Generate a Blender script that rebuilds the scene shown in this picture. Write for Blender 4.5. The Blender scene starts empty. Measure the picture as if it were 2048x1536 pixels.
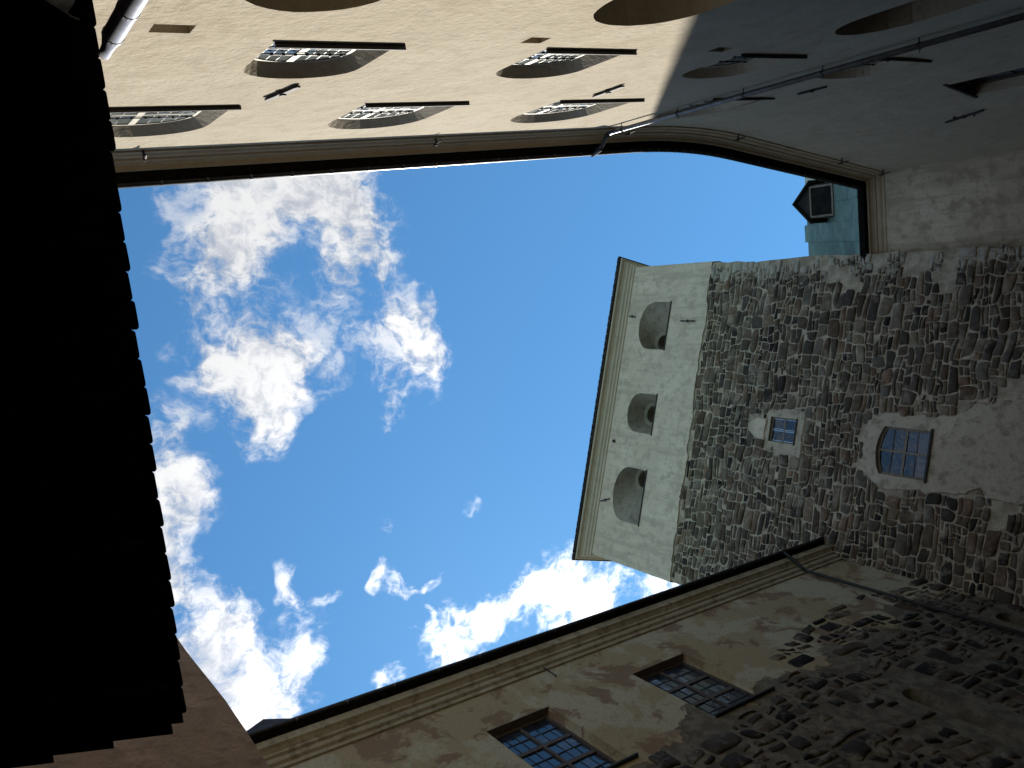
import bpy, bmesh, math, random
from mathutils import Vector, Matrix, noise
from mathutils.geometry import tessellate_polygon
R = math.radians
random.seed(7)
scene = bpy.context.scene
COL = scene.collection
EYE = 1.6                       # camera height above the courtyard; wall heights below are measured from the eye

# ------------------------------------------------------------------ camera
cam_d = bpy.data.cameras.new('camera'); cam = bpy.data.objects.new('camera', cam_d); COL.objects.link(cam)
f_px = 1657.0
cam_d.sensor_width = 36.0; cam_d.lens = f_px / 2048 * 36.0; cam_d.clip_start = 0.05; cam_d.clip_end = 2000
zc = Vector((-110 - 1024, 640 - 768, f_px)).normalized()            # the zenith, in camera axes (right, down, forward)
yc = (Vector((0, 0, 1)) - zc * zc.z).normalized(); xc = yc.cross(zc)
right = Vector((xc.x, yc.x, zc.x)); down = Vector((xc.y, yc.y, zc.y)); fwd = Vector((xc.z, yc.z, zc.z))
mw = Matrix((( right.x, -down.x, -fwd.x, 0), (right.y, -down.y, -fwd.y, 0), (right.z, -down.z, -fwd.z, EYE), (0, 0, 0, 1)))
cam.matrix_world = mw
scene.camera = cam
scene.render.resolution_x, scene.render.resolution_y = 1024, 768

# ------------------------------------------------------------------ light and exposure
SUN = Vector((-0.53, 0.957, 1.193)).normalized()
sun_d = bpy.data.lights.new('sun', 'SUN'); sun_d.energy = 4.2; sun_d.angle = R(0.53); sun_d.color = (1.0, 0.95, 0.86)
sun = bpy.data.objects.new('sun', sun_d); COL.objects.link(sun); sun.location = SUN * 60
sun.rotation_euler = SUN.to_track_quat('Z', 'Y').to_euler()
scene.view_settings.view_transform = 'Standard'; scene.view_settings.look = 'None'
scene.view_settings.gamma = 1.0; scene.view_settings.exposure = 0.75; scene.view_settings.use_curve_mapping = False

# ------------------------------------------------------------------ node helpers
class NT:
    def __init__(s, tree): s.t = tree; s.n = tree.nodes; s.l = tree.links
    def new(s, typ, **kw):
        o = s.n.new(typ)
        for k, v in kw.items(): setattr(o, k, v)
        return o
    def put(s, sock, v):
        if hasattr(v, 'is_linked') or hasattr(v, 'links'): s.l.new(v, sock)
        else: sock.default_value = v
    def math(s, op, a, b=0.0, c=None, clamp=False):
        m = s.new('ShaderNodeMath', operation=op, use_clamp=clamp)
        s.put(m.inputs[0], a); s.put(m.inputs[1], b)
        if c is not None: s.put(m.inputs[2], c)
        return m.outputs[0]
    def vmath(s, op, a, b=None, scale=None):
        m = s.new('ShaderNodeVectorMath', operation=op)
        s.put(m.inputs[0], a)
        if b is not None: s.put(m.inputs[1], b)
        if scale is not None: s.put(m.inputs[3], scale)
        return m.outputs['Value'] if op in ('DOT_PRODUCT', 'LENGTH', 'DISTANCE') else m.outputs[0]
    def mix(s, fac, a, b, mode='MIX'):
        m = s.new('ShaderNodeMix', data_type='RGBA', blend_type=mode)
        s.put(m.inputs[0], fac); s.put(m.inputs[6], a); s.put(m.inputs[7], b)
        return m.outputs[2]
    def noise(s, vec, scale, detail=4, rough=0.55, dist=0.0, lac=2.0, dim='3D'):
        m = s.new('ShaderNodeTexNoise', noise_dimensions=dim); s.put(m.inputs['Vector'], vec)
        m.inputs['Scale'].default_value = scale; m.inputs['Detail'].default_value = detail
        m.inputs['Roughness'].default_value = rough; m.inputs['Distortion'].default_value = dist; m.inputs['Lacunarity'].default_value = lac
        return m.outputs['Fac']
    def smooth(s, v, a, b):
        m = s.new('ShaderNodeMapRange', interpolation_type='SMOOTHSTEP')
        s.put(m.inputs[0], v); m.inputs[1].default_value = a; m.inputs[2].default_value = b
        return m.outputs[0]
    def sep(s, v):
        m = s.new('ShaderNodeSeparateXYZ'); s.put(m.inputs[0], v); return m.outputs
    def comb(s, x, y, z=0.0):
        m = s.new('ShaderNodeCombineXYZ'); s.put(m.inputs[0], x); s.put(m.inputs[1], y); s.put(m.inputs[2], z); return m.outputs[0]

# ------------------------------------------------------------------ sky: Nishita with a broken layer of fair-weather cloud
world = bpy.data.worlds.new('World'); scene.world = world; world.use_nodes = True
world.cycles.sampling_method = 'MANUAL'; world.cycles.sample_map_resolution = 256
scene.cycles.max_bounces = 5; scene.cycles.diffuse_bounces = 4; scene.cycles.glossy_bounces = 2; scene.cycles.transmission_bounces = 1
w = NT(world.node_tree); w.n.clear()
sky = w.new('ShaderNodeTexSky', sky_type='NISHITA'); sky.sun_disc = False
sky.sun_elevation = math.asin(SUN.z); sky.sun_rotation = math.atan2(SUN.x, SUN.y)
sky.air_density = 1.0; sky.dust_density = 0.05; sky.ozone_density = 2.6; sky.altitude = 0
geo = w.new('ShaderNodeTexCoord').outputs['Generated']
dn = w.vmath('NORMALIZE', geo)
dx, dy, dz = w.sep(dn)
zz = w.math('MAXIMUM', dz, 0.08)
P = w.comb(w.math('DIVIDE', dx, zz), w.math('DIVIDE', dy, zz), 0.0)       # point of the cloud layer overhead (per unit height)
warp = w.new('ShaderNodeTexNoise', noise_dimensions='2D'); w.put(warp.inputs['Vector'], P); warp.inputs['Scale'].default_value = 11; warp.inputs['Detail'].default_value = 3; warp.inputs['Roughness'].default_value = 0.6
wv = w.vmath('SUBTRACT', warp.outputs['Color'], (0.5, 0.5, 0.5))
Pw = w.vmath('ADD', P, w.vmath('SCALE', wv, scale=0.11)); Pn = w.vmath('ADD', P, w.vmath('SCALE', wv, scale=0.045))
PUFFS = [  # x, y, radius x, radius y, weight: where the cumulus of the layer stand
    (0.215, 0.265, .042, .068, 1.2), (0.215, 0.335, .048, .070, 1.45), (0.230, 0.40, .042, .042, 1.2), (0.105, 0.258, .058, .048, 1.30), (0.155, 0.285, .038, .038, .9),
    (0.155, 0.425, .045, .036, .95), (0.095, 0.41, .040, .030, .62), (0.13, 0.465, .030, .018, .60), (0.035, 0.222, .024, .018, .62),
    (-0.005, 0.352, .046, .050, 1.15), (-0.050, 0.320, .052, .044, 1.15), (-0.075, 0.365, .036, .024, .75), (-0.018, 0.270, .030, .024, .75),
    (0.060, 0.520, .036, .040, .95), (0.015, 0.545, .036, .034, .90), (-0.035, 0.495, .036, .018, .90), (0.09, 0.50, .024, .024, .62), (0.03, 0.46, .022, .03, .55),
    (-0.105, 0.222, .034, .022, .70), (-0.17, 0.235, .036, .030, .95), (-0.225, 0.228, .045, .028, 1.0), (-0.275, 0.242, .040, .034, 1.1),
    (-0.33, 0.318, .028, .034, .95), (-0.370, 0.292, .050, .038, 1.3), (-0.425, 0.345, .048, .054, 1.5), (-0.380, 0.415, .038, .024, .95),
    (-0.285, 0.398, .028, .015, .85), (-0.302, 0.43, .010, .022, .5),
    (-0.288, 0.515, .022, .013, .82), (-0.296, 0.555, .012, .024, .78), (-0.297, 0.590, .016, .016, .78), (-0.35, 0.590, .022, .011, .78),
    (-0.36, 0.655, .024, .032, .95), (-0.345, 0.71, .020, .040, .92), (-0.32, 0.765, .022, .030, .92), (-0.30, 0.83, .045, .048, 1.3), (-0.335, 0.89, .045, .075, 1.5),
    (-0.312, 1.06, .034, .045, 1.2), (-0.415, 0.535, .016, .018, .9), (-0.39, 0.64, .026, .036, .8),
    (-0.20, 0.492, .022, .008, .34), (-0.183, 0.64, .008, .022, .26),
]
acc = None
for (cx, cy, rx, ry, wt) in PUFFS:
    q = w.vmath('MULTIPLY', w.vmath('SUBTRACT', Pw, (cx, cy, 0)), (1 / rx, 1 / ry, 0))
    g = w.math('POWER', 0.45, w.vmath('DOT_PRODUCT', q, q))
    acc = w.math('MULTIPLY', g, wt) if acc is None else w.math('MULTIPLY_ADD', g, wt, acc)
# unseen cloud beyond the part between the roofs, thickened to add neutral light
far = w.smooth(w.vmath('DISTANCE', P, (0.0, 0.55, 0.0)), 0.75, 1.3)
gen = w.math('MULTIPLY', w.smooth(w.noise(P, 2.2, 2, 0.5, dim='2D'), 0.37, 0.55), w.math('MULTIPLY', far, 1.1))
acc = w.math('ADD', acc, gen)
n1 = w.noise(Pn, 15.0, 6, 0.62, dim='2D'); n2 = w.noise(w.vmath('MULTIPLY', Pn, (1.0, 0.72, 1.0)), 66.0, 5, 0.70, dim='2D')
dens = w.math('ADD', acc, w.math('ADD', w.math('MULTIPLY', w.math('SUBTRACT', n1, 0.5), 3.4), w.math('MULTIPLY', w.math('SUBTRACT', n2, 0.5), 2.1)))
dens = w.math('MULTIPLY', dens, w.smooth(acc, 0.05, 0.42))
alpha = w.math('MULTIPLY', w.math('POWER', w.smooth(dens, 0.02, 1.45), 0.9), w.math('ADD', 0.58, w.math('MULTIPLY', w.smooth(acc, 0.45, 1.05), 0.40)))
alpha = w.math('MULTIPLY', alpha, w.smooth(dz, 0.02, 0.15))
toward = w.math('MAXIMUM', w.vmath('DOT_PRODUCT', dn, tuple(SUN)), 0.0)
glow = w.math('POWER', toward, 20.0)                                       # thin cloud scatters forward: brighter near the sun
shade = w.smooth(w.math('ADD', w.math('MULTIPLY', n1, 0.7), w.math('MULTIPLY', n2, 0.3)), 0.40, 0.60)
bright = w.math('MULTIPLY', w.math('ADD', 3.9, w.math('MULTIPLY', glow, 6.0)), w.math('ADD', 0.74, w.math('MULTIPLY', shade, 0.36)))
ccol = w.vmath('SCALE', w.mix(shade, (0.90, 0.95, 1.05, 1), (1.0, 1.0, 1.0, 1)), scale=bright)
skyc = w.vmath('MULTIPLY', sky.outputs[0], (0.49, 0.845, 0.935))             # the deep blue of a clear northern sky
col = w.mix(alpha, skyc, ccol)
bg = w.new('ShaderNodeBackground'); w.l.new(col, bg.inputs[0]); bg.inputs[1].default_value = 0.12
wo = w.new('ShaderNodeOutputWorld'); w.l.new(bg.outputs[0], wo.inputs[0])

# ------------------------------------------------------------------ materials
def material(name):
    m = bpy.data.materials.new(name); m.use_nodes = True
    t = NT(m.node_tree); bsdf = t.n['Principled BSDF']
    return m, t, bsdf
def bump(t, bsdf, h, strength=0.5, dist=0.02):
    b = t.new('ShaderNodeBump'); b.inputs['Strength'].default_value = strength; b.inputs['Distance'].default_value = dist
    t.l.new(h, b.inputs['Height']); t.l.new(b.outputs[0], bsdf.inputs['Normal'])
def rgba(c): return (c[0], c[1], c[2], 1.0)
def position(t): return t.new('ShaderNodeNewGeometry').outputs['Position']

def plaster(name, c, light, dark, patch=0.5, bumps=0.6, scale=1.0, streak=False):
    m, t, b = material(name); p = position(t)
    big = t.noise(p, 0.55 * scale, 4, 0.62, 0.4); mid = t.noise(p, 2.1 * scale, 4, 0.66); fine = t.noise(p, 10 * scale, 4, 0.68)
    k = t.mix(t.math('MULTIPLY', t.smooth(big, 0.5, 0.62), patch), rgba(c), rgba(light))
    k = t.mix(t.math('MULTIPLY', t.smooth(mid, 0.47, 0.66), patch * 0.95), k, rgba(dark))
    k = t.mix(t.math('MULTIPLY', t.smooth(fine, 0.50, 0.68), 0.6 * patch), k, rgba([q * 0.72 for q in c]))
    if streak:                                                     # rain-washed runs down the face
        sx, sy, sz = t.sep(p)
        v = t.comb(t.math('MULTIPLY', sx, 3.5), t.math('MULTIPLY', sy, 3.5), t.math('MULTIPLY', sz, 0.35))
        run = t.noise(v, 1.0, 4, 0.65)
        k = t.mix(t.math('MULTIPLY', t.smooth(run, 0.48, 0.66), 0.65), k, rgba(dark))
    t.l.new(k, b.inputs['Base Color']); b.inputs['Roughness'].default_value = 0.93; b.inputs['Specular IOR Level'].default_value = 0.2
    h = t.math('ADD', t.math('MULTIPLY', mid, 1.5), fine)
    bump(t, b, h, bumps, 0.035)
    return m
M = {}
M['ochre'] = plaster('ochre_limewash', (0.46, 0.395, 0.29), (0.51, 0.445, 0.335), (0.38, 0.315, 0.22), 0.62, 0.5)
M['tower_plaster'] = plaster('grey_lime_plaster', (0.68, 0.58, 0.43), (0.74, 0.64, 0.48), (0.48, 0.41, 0.30), 0.9, 0.4, 1.3, True)
M['shade_lining'] = plaster('shade_grey_lining', (0.30, 0.265, 0.20), (0.35, 0.31, 0.235), (0.20, 0.175, 0.13), 0.9, 0.5, 1.5)  # darker plaster for the embrasures: recess shade put into the colour
M['tower_patch'] = plaster('old_lime_patch', (0.50, 0.43, 0.315), (0.56, 0.485, 0.36), (0.30, 0.25, 0.18), 1.0, 0.5, 1.3)
M['ringed'] = plaster('tinted_grey_plaster', (0.54, 0.45, 0.325), (0.64, 0.54, 0.395), (0.36, 0.295, 0.205), 0.95, 0.6, 1.1, True)
M['brown'] = plaster('brown_render', (0.27, 0.195, 0.138), (0.34, 0.245, 0.175), (0.19, 0.135, 0.095), 1.0, 0.9, 1.6)
M['cornice_tan'] = plaster('cornice_tan', (0.46, 0.36, 0.24), (0.52, 0.42, 0.29), (0.38, 0.28, 0.18), 0.5, 0.25)
M['cornice_old'] = plaster('cornice_old', (0.36, 0.305, 0.195), (0.43, 0.37, 0.25), (0.22, 0.175, 0.105), 1.0, 0.4, 1.6)
M['cornice_grey'] = plaster('cornice_grey', (0.56, 0.48, 0.345), (0.61, 0.53, 0.39), (0.44, 0.38, 0.27), 0.5, 0.2)
# weathered coats: pale skim, tan coat and brown undercoat in islands with soft torn edges
m, t, b = material('weathered_coats'); p = position(t)
a1 = t.noise(p, 0.55, 6, 0.62, 0.5); a2 = t.noise(t.vmath('ADD', p, (13, 5, 2)), 0.8, 6, 0.65, 0.4); a3 = t.noise(p, 3.2, 5, 0.68); gr = t.noise(p, 26, 3, 0.65)
k = t.mix(t.smooth(a1, 0.46, 0.52), rgba((0.40, 0.325, 0.185)), rgba((0.47, 0.42, 0.285)))
k = t.mix(t.math('MULTIPLY', t.smooth(a2, 0.53, 0.585), 0.9), k, rgba((0.25, 0.165, 0.10)))
k = t.mix(t.math('MULTIPLY', t.smooth(a3, 0.55, 0.70), 0.6), k, rgba((0.27, 0.20, 0.125)))
k = t.mix(t.math('MULTIPLY', t.smooth(gr, 0.46, 0.66), 0.4), k, rgba((0.22, 0.17, 0.11)))
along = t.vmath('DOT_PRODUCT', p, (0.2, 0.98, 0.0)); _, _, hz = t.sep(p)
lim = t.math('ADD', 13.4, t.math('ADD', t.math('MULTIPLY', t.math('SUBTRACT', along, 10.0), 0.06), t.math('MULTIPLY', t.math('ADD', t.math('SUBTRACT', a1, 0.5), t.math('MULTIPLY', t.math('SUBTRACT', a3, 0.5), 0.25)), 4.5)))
core_shade = t.smooth(t.math('SUBTRACT', lim, hz), -0.06, 0.16)             # bared core, its mortar colour darkened to put in the shade lower down
k = t.mix(t.math('MULTIPLY', core_shade, 0.92), k, t.mix(t.smooth(a3, 0.42, 0.62), rgba((0.105, 0.088, 0.065)), rgba((0.20, 0.172, 0.125))))
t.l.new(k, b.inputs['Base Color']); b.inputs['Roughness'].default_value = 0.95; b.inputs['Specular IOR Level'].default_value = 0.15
bump(t, b, t.math('ADD', t.math('MULTIPLY', a3, 1.1), t.math('ADD', t.math('MULTIPLY', core_shade, -1.0), t.math('MULTIPLY', gr, 0.5))), 0.8, 0.045)
M['coats'] = m
# mortar between the stones
m, t, b = material('lime_mortar'); p = position(t)
f1 = t.noise(p, 2.5, 4, 0.62); f2 = t.noise(p, 22, 3, 0.68)
k = t.mix(t.smooth(f1, 0.4, 0.65), rgba((0.36, 0.30, 0.21)), rgba((0.58, 0.50, 0.365)))
k = t.mix(t.math('MULTIPLY', t.smooth(f2, 0.5, 0.7), 0.5), k, rgba((0.24, 0.21, 0.16)))
t.l.new(k, b.inputs['Base Color']); b.inputs['Roughness'].default_value = 0.95; b.inputs['Specular IOR Level'].default_value = 0.1
bump(t, b, t.math('ADD', f1, f2), 0.8, 0.04); M['mortar'] = m
# fieldstone: each stone carries its own tint; stones by the tower's right corner keep old limewash
def stone_mat(name, wash):
    m, t, b = material(name); p = position(t)
    at = t.new('ShaderNodeAttribute', attribute_name='tint').outputs['Color']
    f1 = t.noise(p, 5, 4, 0.68); f2 = t.noise(p, 30, 3, 0.7)
    k = t.mix(t.smooth(f1, 0.35, 0.7), t.vmath('SCALE', at, scale=0.72), t.vmath('SCALE', at, scale=1.25))
    k = t.mix(t.math('MULTIPLY', t.smooth(f2, 0.56, 0.72), 0.5), k, t.vmath('SCALE', at, scale=1.9))
    sx, sy, sz = t.sep(p)
    film = t.noise(p, 1.6, 5, 0.68)
    k = t.mix(t.math('MULTIPLY', t.smooth(film, 0.50, 0.66), 0.55), k, rgba((0.37, 0.31, 0.225)))       # lime bloom
    if wash:
        edge = t.math('ADD', sx, t.math('MULTIPLY', t.math('SUBTRACT', t.noise(p, 2.4, 5, 0.6), 0.5), 3.4))
        k = t.mix(t.math('MULTIPLY', t.smooth(edge, 5.0, 5.5), 0.75), k, rgba((0.50, 0.46, 0.37)))
    t.l.new(k, b.inputs['Base Color']); b.inputs['Roughness'].default_value = 0.85; b.inputs['Specular IOR Level'].default_value = 0.25
    bump(t, b, t.math('ADD', f1, t.math('MULTIPLY', f2, 0.6)), 0.6, 0.03)
    return m
M['stone'] = stone_mat('fieldstone', True); M['stone_plain'] = stone_mat('dark_fieldstone', False)

def simple(name, c, rough=0.6, metal=0.0, var=0.3, scale=6, spec=0.5, bumps=0.15):
    m, t, b = material(name); p = position(t)
    f = t.noise(p, scale, 3, 0.65)
    k = t.mix(t.smooth(f, 0.35, 0.68), rgba([q * (1 - var) for q in c]), rgba([min(1, q * (1 + var)) for q in c]))
    t.l.new(k, b.inputs['Base Color']); b.inputs['Metallic'].default_value = metal; b.inputs['Specular IOR Level'].default_value = spec
    t.l.new(t.math('ADD', rough - 0.08, t.math('MULTIPLY', f, 0.16)), b.inputs['Roughness'])
    bump(t, b, f, bumps, 0.01)
    return m
M['iron'] = simple('wrought_iron', (0.022, 0.020, 0.018), 0.7, 0.0, 0.4, 20)
M['rust_iron'] = simple('rusty_iron', (0.06, 0.040, 0.028), 0.8, 0.0, 0.4, 20)
M['zinc'] = simple('galvanised_pipe', (0.17, 0.18, 0.20), 0.35, 0.6, 0.22, 5)
M['pale_pipe'] = simple('painted_pipe', (0.48, 0.48, 0.52), 0.32, 0.25, 0.12, 4)
M['dark_pipe'] = simple('dark_painted_pipe', (0.035, 0.033, 0.030), 0.55, 0.2, 0.3, 6)
M['gutter'] = simple('dark_gutter', (0.030, 0.029, 0.030), 0.42, 0.4, 0.4, 5)
M['strap'] = simple('gutter_strap', (0.16, 0.16, 0.17), 0.4, 0.6, 0.2, 9)
M['cream_wood'] = simple('cream_paint', (0.50, 0.45, 0.33), 0.55, 0, 0.14, 9)
M['grey_wood'] = simple('weathered_wood', (0.24, 0.20, 0.15), 0.75, 0, 0.3, 12)
M['brown_wood'] = simple('brown_frame_wood', (0.085, 0.062, 0.045), 0.7, 0, 0.3, 12)
M['pale_bar'] = simple('pale_bar', (0.34, 0.31, 0.25), 0.7, 0, 0.2, 12)
M['lead'] = simple('lead_came', (0.30, 0.30, 0.29), 0.5, 0.3, 0.2, 14)
M['tarred'] = simple('tarred_wood', (0.012, 0.011, 0.010), 0.95, 0, 0.4, 9, 0.0)
M['tarred_wall'] = simple('dark_boards', (0.035, 0.027, 0.022), 0.95, 0, 0.4, 6, 0.0)
M['roof_tile'] = simple('dark_roof_tile', (0.05, 0.042, 0.038), 0.8, 0, 0.4, 3, 0.3)
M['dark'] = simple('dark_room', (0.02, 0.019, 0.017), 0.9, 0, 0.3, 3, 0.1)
M['unseen_dark_masonry'] = plaster('unseen_dark_masonry', (0.11, 0.095, 0.075), (0.14, 0.12, 0.095), (0.075, 0.065, 0.05), 0.8, 0.6)
M['cap'] = simple('slate_sill', (0.030, 0.029, 0.028), 0.7, 0, 0.3, 8)
def copper():
    m, t, b = material('verdigris_copper'); p = position(t)
    f = t.noise(p, 2.2, 6, 0.6, 0.4); g = t.noise(p, 14, 5, 0.6)
    inf = t.new('ShaderNodeObjectInfo').outputs['Random']
    k = t.mix(t.smooth(f, 0.35, 0.7), rgba((0.11, 0.19, 0.155)), rgba((0.18, 0.28, 0.235)))
    k = t.mix(t.math('MULTIPLY', t.smooth(g, 0.55, 0.75), 0.4), k, rgba((0.09, 0.15, 0.13)))
    k = t.mix(0.3, k, t.vmath('SCALE', k, scale=t.math('ADD', 0.45, inf)))
    t.l.new(k, b.inputs['Base Color']); b.inputs['Roughness'].default_value = 0.7; bump(t, b, f, 0.15, 0.01)
    return m
M['copper'] = copper()
def glass(name, c, rough, wav):
    m, t, b = material(name); p = position(t)
    inf = t.new('ShaderNodeObjectInfo').outputs['Random']
    k = t.mix(inf, rgba([q * 0.6 for q in c]), rgba([q * 1.3 for q in c]))
    t.l.new(k, b.inputs['Base Color']); b.inputs['Roughness'].default_value = rough; b.inputs['IOR'].default_value = 1.55; b.inputs['Specular IOR Level'].default_value = 0.8
    bump(t, b, t.noise(t.vmath('ADD', p, t.comb(inf, inf, inf)), 5, 3, 0.5), wav, 0.02)
    return m
M['glass'] = glass('old_window_glass', (0.15, 0.17, 0.165), 0.10, 0.35)
M['glass_blue'] = glass('dusty_window_glass', (0.022, 0.032, 0.05), 0.10, 0.35)
m, t, b = material('cobbles'); p = position(t)
v = t.new('ShaderNodeTexVoronoi', feature='DISTANCE_TO_EDGE'); t.put(v.inputs['Vector'], p); v.inputs['Scale'].default_value = 6.0
vc = t.new('ShaderNodeTexVoronoi'); t.put(vc.inputs['Vector'], p); vc.inputs['Scale'].default_value = 6.0
k = t.mix(t.smooth(v.outputs['Distance'], 0.02, 0.09), rgba((0.04, 0.036, 0.03)), t.mix(0.25, rgba((0.085, 0.08, 0.07)), t.vmath('SCALE', vc.outputs['Color'], scale=0.12)))
t.l.new(k, b.inputs['Base Color']); b.inputs['Roughness'].default_value = 0.85; bump(t, b, t.smooth(v.outputs['Distance'], 0.0, 0.2), 0.8, 0.04)
M['cobbles'] = m

# ------------------------------------------------------------------ mesh helpers
class MB:
    def __init__(s): s.v = []; s.f = []; s.tint = []
    def add(s, vs, fs, tint=None):
        o = len(s.v); s.v.extend([tuple(q) for q in vs]); s.f.extend([tuple(i + o for i in q) for q in fs])
        if tint is not None: s.tint.extend([tint] * len(vs))
    def box(s, o, a, b, c):                      # corner and three edge vectors
        o, a, b, c = map(Vector, (o, a, b, c))
        vs = [o, o + a, o + a + b, o + b, o + c, o + a + c, o + a + b + c, o + b + c]
        fs = [(0, 1, 2, 3), (4, 7, 6, 5), (0, 4, 5, 1), (1, 5, 6, 2), (2, 6, 7, 3), (3, 7, 4, 0)]
        s.add(vs, fs)
    def prism(s, loop, ext):                     # a polygon of points given thickness along ext
        n = len(loop); ext = Vector(ext); loop = [Vector(q) for q in loop]
        vs = loop + [q + ext for q in loop]
        fs = [tuple(range(n - 1, -1, -1)), tuple(range(n, 2 * n))] + [(i, (i + 1) % n, n + (i + 1) % n, n + i) for i in range(n)]
        s.add(vs, fs)
    def tube(s, pts, r, seg=10, cap=True):
        pts = [Vector(q) for q in pts]; rings = []
        for i, q in enumerate(pts):
            d = (pts[min(i + 1, len(pts) - 1)] - pts[max(i - 1, 0)]).normalized()
            a = d.orthogonal().normalized() if i == 0 else (rings_a - d * rings_a.dot(d)).normalized()
            rings_a = a; b = d.cross(a); rr = r[i] if isinstance(r, (list, tuple)) else r
            rings.append([q + (a * math.cos(k * 2 * math.pi / seg) + b * math.sin(k * 2 * math.pi / seg)) * rr for k in range(seg)])
        vs = [q for g in rings for q in g]; fs = []
        for i in range(len(pts) - 1):
            for k in range(seg):
                k2 = (k + 1) % seg; fs.append((i * seg + k, i * seg + k2, (i + 1) * seg + k2, (i + 1) * seg + k))
        if cap:
            fs.append(tuple(range(seg - 1, -1, -1))); o = (len(pts) - 1) * seg; fs.append(tuple(o + k for k in range(seg)))
        s.add(vs, fs)
    def build(s, name, mat, parent=None, smooth=False, recalc=True, bevel=0.0):
        me = bpy.data.meshes.new(name); me.from_pydata(s.v, [], s.f); me.validate()
        if s.tint:
            ca = me.color_attributes.new('tint', 'FLOAT_COLOR', 'POINT')
            for i, c in enumerate(s.tint): ca.data[i].color = (c[0], c[1], c[2], 1)
        if recalc or bevel:
            bm = bmesh.new(); bm.from_mesh(me)
            if bevel: bmesh.ops.bevel(bm, geom=list(bm.edges), offset=bevel, segments=1, affect='EDGES', clamp_overlap=True)
            if recalc: bmesh.ops.recalc_face_normals(bm, faces=bm.faces)
            bm.to_mesh(me); bm.free()
        me.materials.append(M[mat])
        if smooth:
            for q in me.polygons: q.use_smooth = True
        return link(name, me, parent)
def link(name, me, parent=None):
    o = bpy.data.objects.new(name, me); COL.objects.link(o)
    if parent is not None: o.parent = parent
    return o
def tag(o, label=None, cat=None, group=None, kind=None):
    for k, v in (('label', label), ('category', cat), ('group', group), ('kind', kind)):
        if v: o[k] = v
    return o
def thing(name, label, cat, group=None):
    return tag(link(name, None), label, cat, group)

class Wall:
    """a vertical plane: s runs along it, z up from the eye, o out of it towards the courtyard"""
    def __init__(s, O, t, n): s.O = Vector((O[0], O[1], 0)); s.t = Vector((t[0], t[1], 0)).normalized(); s.n = Vector((n[0], n[1], 0)).normalized()
    def p(s, a, z, o=0.0): return s.O + s.t * a + s.n * o + Vector((0, 0, z + EYE))
Z = Vector((0, 0, 1))

def sheet(mb, W, outer, holes=(), o=0.0, tint=None):
    loops = [[Vector((a, z, 0)) for a, z in outer]] + [[Vector((a, z, 0)) for a, z in h] for h in holes]
    flat = [q for L in loops for q in L]
    tris = tessellate_polygon(loops)
    mb.add([W.p(q.x, q.y, o) for q in flat], [tuple(q) for q in tris])
def loft(mb, W, la, oa, lb, ob):
    n = len(la)
    vs = [W.p(a, z, oa) for a, z in la] + [W.p(a, z, ob) for a, z in lb]
    mb.add(vs, [(i, (i + 1) % n, n + (i + 1) % n, n + i) for i in range(n)])
def arch(s0, s1, z0, z1, z2, n=14, jit=0.0):
    """outline of an arched opening: sill z0, springing z1, crown z2"""
    pts = [(s0, z0), (s1, z0)]
    for i in range(n + 1):
        a = math.pi * i / n
        pts.append(((s0 + s1) / 2 + (s1 - s0) / 2 * math.cos(a), z1 + (z2 - z1) * math.sin(a) ** 0.9))
    if jit: pts = [pts[0], pts[1]] + [(a + random.uniform(-jit, jit), z + random.uniform(-jit, jit)) for a, z in pts[2:]]
    return pts
def segarch(s0, s1, z0, z1, z2, n=10):
    """opening with a low curved head"""
    pts = [(s0, z0), (s1, z0)]
    for i in range(n + 1):
        u = 1 - 2 * i / n
        pts.append(((s0 + s1) / 2 + (s1 - s0) / 2 * u, z1 + (z2 - z1) * (1 - u * u)))
    return pts
def rect(s0, s1, z0, z1): return [(s0, z0), (s1, z0), (s1, z1), (s0, z1)]
def inset(poly, d):
    """shrink a counter-clockwise outline"""
    n = len(poly); out = []
    for i in range(n):
        p0, p1, p2 = (Vector(poly[i - 1]), Vector(poly[i]), Vector(poly[(i + 1) % n]))
        e1 = (p1 - p0); e2 = (p2 - p1)
        if e1.length < 1e-6 or e2.length < 1e-6: out.append(tuple(p1)); continue
        e1.normalize(); e2.normalize()
        n1_ = Vector((-e1.y, e1.x)); n2_ = Vector((-e2.y, e2.x)); b_ = (n1_ + n2_)
        if b_.length < 1e-6: b_ = n1_
        b_.normalize(); k_ = d / max(0.35, b_.dot(n1_)); q = p1 + b_ * k_; out.append((q.x, q.y))
    return out
def clip(poly, conv):
    """Sutherland-Hodgman: poly inside the convex counter-clockwise outline conv"""
    out = poly
    for i in range(len(conv)):
        a = conv[i]; b = conv[(i + 1) % len(conv)]; nx, ny = -(b[1] - a[1]), b[0] - a[0]
        inp = out; out = []
        if not inp: return []
        for j in range(len(inp)):
            p0 = inp[j - 1]; p1 = inp[j]
            d0 = (p0[0] - a[0]) * nx + (p0[1] - a[1]) * ny; d1 = (p1[0] - a[0]) * nx + (p1[1] - a[1]) * ny
            if (d0 >= 0) != (d1 >= 0):
                u = d0 / (d0 - d1); out.append((p0[0] + (p1[0] - p0[0]) * u, p0[1] + (p1[1] - p0[1]) * u))
            if d1 >= 0: out.append(p1)
    return out
def area2(poly): return 0.5 * sum(poly[i - 1][0] * poly[i][1] - poly[i][0] * poly[i - 1][1] for i in range(len(poly)))

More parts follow.
